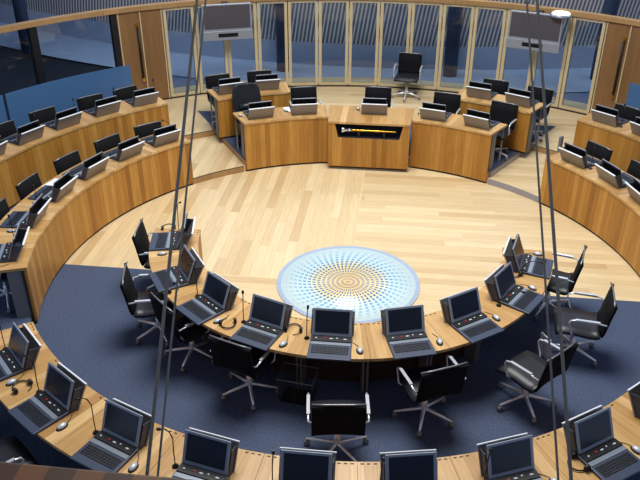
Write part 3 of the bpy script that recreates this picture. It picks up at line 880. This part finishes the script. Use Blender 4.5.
# steel post by the aisle
ps = thing('steel_post', 'short brushed steel post at the end of the rear desk row', 'post', pol(5.38, 51.6, F2), R(50))
MB().box((0, 0, .225), (.085, .05, .45)).build('shaft', M['panel_grey'], ps, bevel=.01)
MB().box((0, 0, .006), (.15, .12, .012)).build('base_plate', M['steel'], ps)

# blue glass screens behind the rear desks
def balustrade(a0, a1, label):
    t = thing('glass_screen', label, 'glass screen', pol(7.0, (a0 + a1) / 2, F3), 0, 'blue glass screens'); off = -t.location
    for nm, mt, mbb in (('glass_panel', 'frosted', MB().arc(6.99, 7.01, F3 + .04, 1.22, a0 + .12, a1 - .12)), ('floor_channel', 'steel', MB().arc(6.96, 7.04, F3, F3 + .06, a0, a1))):
        o = mbb.build(nm, M[mt], None); o.parent = t; o.location = off
balustrade(131.5, 152.0, 'blue frosted glass screen running from the timber door')
balustrade(152.2, 172.0, 'blue frosted glass screen beyond a dark joint, at the frame edge')
balustrade(30.0, 49.0, 'blue frosted glass screen behind the raised rear desks, clockwise of the mace desk')

# wall screens hung before the partition
def monitor(A, B, label):
    A, B = Vector(A), Vector(B); d = B - A; w = d.length
    t = thing('wall_monitor', label, 'monitor', (A.x, A.y, 1.40), math.atan2(d.y, d.x), 'hanging monitors')
    MB().box((w / 2, .0, .45), (w, .07, .52)).build('case', M['monitor_body'], t, bevel=.006)
    MB().box((w / 2, -.034, .455), (w - .06, .008, .46)).build('screen', M['monitor_face'], t)
    sp = MB().box((w / 2, -.01, .095), (w + .02, .09, .185)).build('control_bar', M['monitor_body'], t, bevel=.006)
    MB().box((w / 2, -.055, .10), (.40, .008, .075)).build('keypad', M['black'], sp)
    br = MB().box((w / 2, .20, .65), (.12, .36, .10)); br.build('mount_bracket', M['dark_post'], t)
monitor((-3.50, 6.46), (-2.58, 6.83), 'large hanging monitor with silver base bar behind the padded chair')
monitor((2.56, 6.80), (3.50, 6.42), 'large hanging monitor with silver base bar beside the lit round disc')

# lit disc on the rail, added for a ceiling light reflected in glass
p = pol(RP - .09, 62.0, ZR + .04)
lp = thing('reflected_light', 'lit round disc on the timber rail, added for a reflected ceiling light', 'glint', p, R(62))
MB().lathe([(.0001, -.02), (.20, -.02), (.21, .0), (.19, .03), (.0001, .035)], 28, (-.24, 0, 0)).build('housing', M['strip'], lp)
MB().lathe([(.0001, .036), (.17, .036), (.15, .055), (.0001, .06)], 28, (-.24, 0, 0)).build('glow_disc', M['glint'], lp)
MB().box((-.03, 0, 0), (.08, .06, .03)).build('bracket', M['strip'], lp)

# slanting stay cables between the gallery front and the roof beam
D = Vector((-.0535, .7461, .6637))
def cable(P, rad, label):
    P = Vector(P); t0 = (-7.268 - (0 if rad > .006 else .004) - P.y) / D.y; t1 = (8.42 - P.z) / D.z
    t = thing('stay_cable', label, 'cable', P + D * t0, 0, 'slanting stay cables'); o = -t.location
    c = MB().tube([P + D * t0, P + D * (t0 + (t1 - t0) * .5), P + D * t1], rad, 10).build('strand', M['cable_steel'], t); c.location = o
    c = MB().tube([P + D * t0, P + D * (t0 + .12)], max(rad * 2.2, .016), 10).build('end_fitting', M['steel'], t); c.location = o
cable((-.2515, -6.3582, 3.2652), .0068, 'thicker steel cable of the pair crossing the carpet side chairs')
cable((-.2400, -6.2600, 3.2400), .0046, 'thinner steel cable of the pair crossing the carpet side chairs')
cable((1.2382, -6.1892, 3.2591), .0068, 'thicker steel cable of the pair crossing the steel post aisle')
cable((1.2040, -6.1500, 3.2300), .0046, 'thinner steel cable of the pair crossing the steel post aisle')

# ------------------------------------------------------------------ light
w = bpy.data.worlds.new('sky'); bpy.context.scene.world = w; w.use_nodes = True
bg = w.node_tree.nodes['Background']; bg.inputs[0].default_value = (0.55, 0.70, 1.0, 1); bg.inputs[1].default_value = 0.5
def area(name, loc, rot, size, power, col, shape='DISK', sy=None):
    l = bpy.data.lights.new(name, 'AREA'); l.shape = shape; l.size = size; l.energy = power; l.color = col
    if sy: l.size_y = sy
    o = bpy.data.objects.new(name, l); C.objects.link(o); o.location = loc; o.rotation_euler = rot; return o
area('oculus_daylight', (0, .3, 8.8), (0, 0, 0), 5.0, 1050, (1.0, .99, .97))
area('lobby_daylight', (0, 8.4, 5.0), (0, 0, 0), 16, 260, (.88, .93, 1.0), 'RECTANGLE', 1.6)

# ------------------------------------------------------------------ camera
cam = bpy.data.cameras.new('camera'); co = bpy.data.objects.new('camera', cam); C.objects.link(co)
yaw, pit, roll, f = -0.11522547, 0.51750193, 0.00244367, 735.3161
F = Vector((math.sin(yaw) * math.cos(pit), math.cos(yaw) * math.cos(pit), -math.sin(pit)))
Rr = Vector((math.cos(yaw), -math.sin(yaw), 0)); U = Rr.cross(F)
r2 = Rr * math.cos(roll) + U * math.sin(roll); u2 = -Rr * math.sin(roll) + U * math.cos(roll)
m = Matrix((r2, u2, -F)).transposed().to_4x4(); m.translation = Vector((0.56657, -8.12354, 5.27485))
co.matrix_world = m
cam.sensor_width = 36; cam.lens = f * 36 / 640; cam.clip_start = 0.05; cam.clip_end = 100
sc = bpy.context.scene; sc.camera = co
sc.view_settings.view_transform = 'Standard'; sc.view_settings.look = 'None'
sc.view_settings.gamma = 1.0; sc.view_settings.exposure = 0.12; sc.view_settings.use_curve_mapping = False
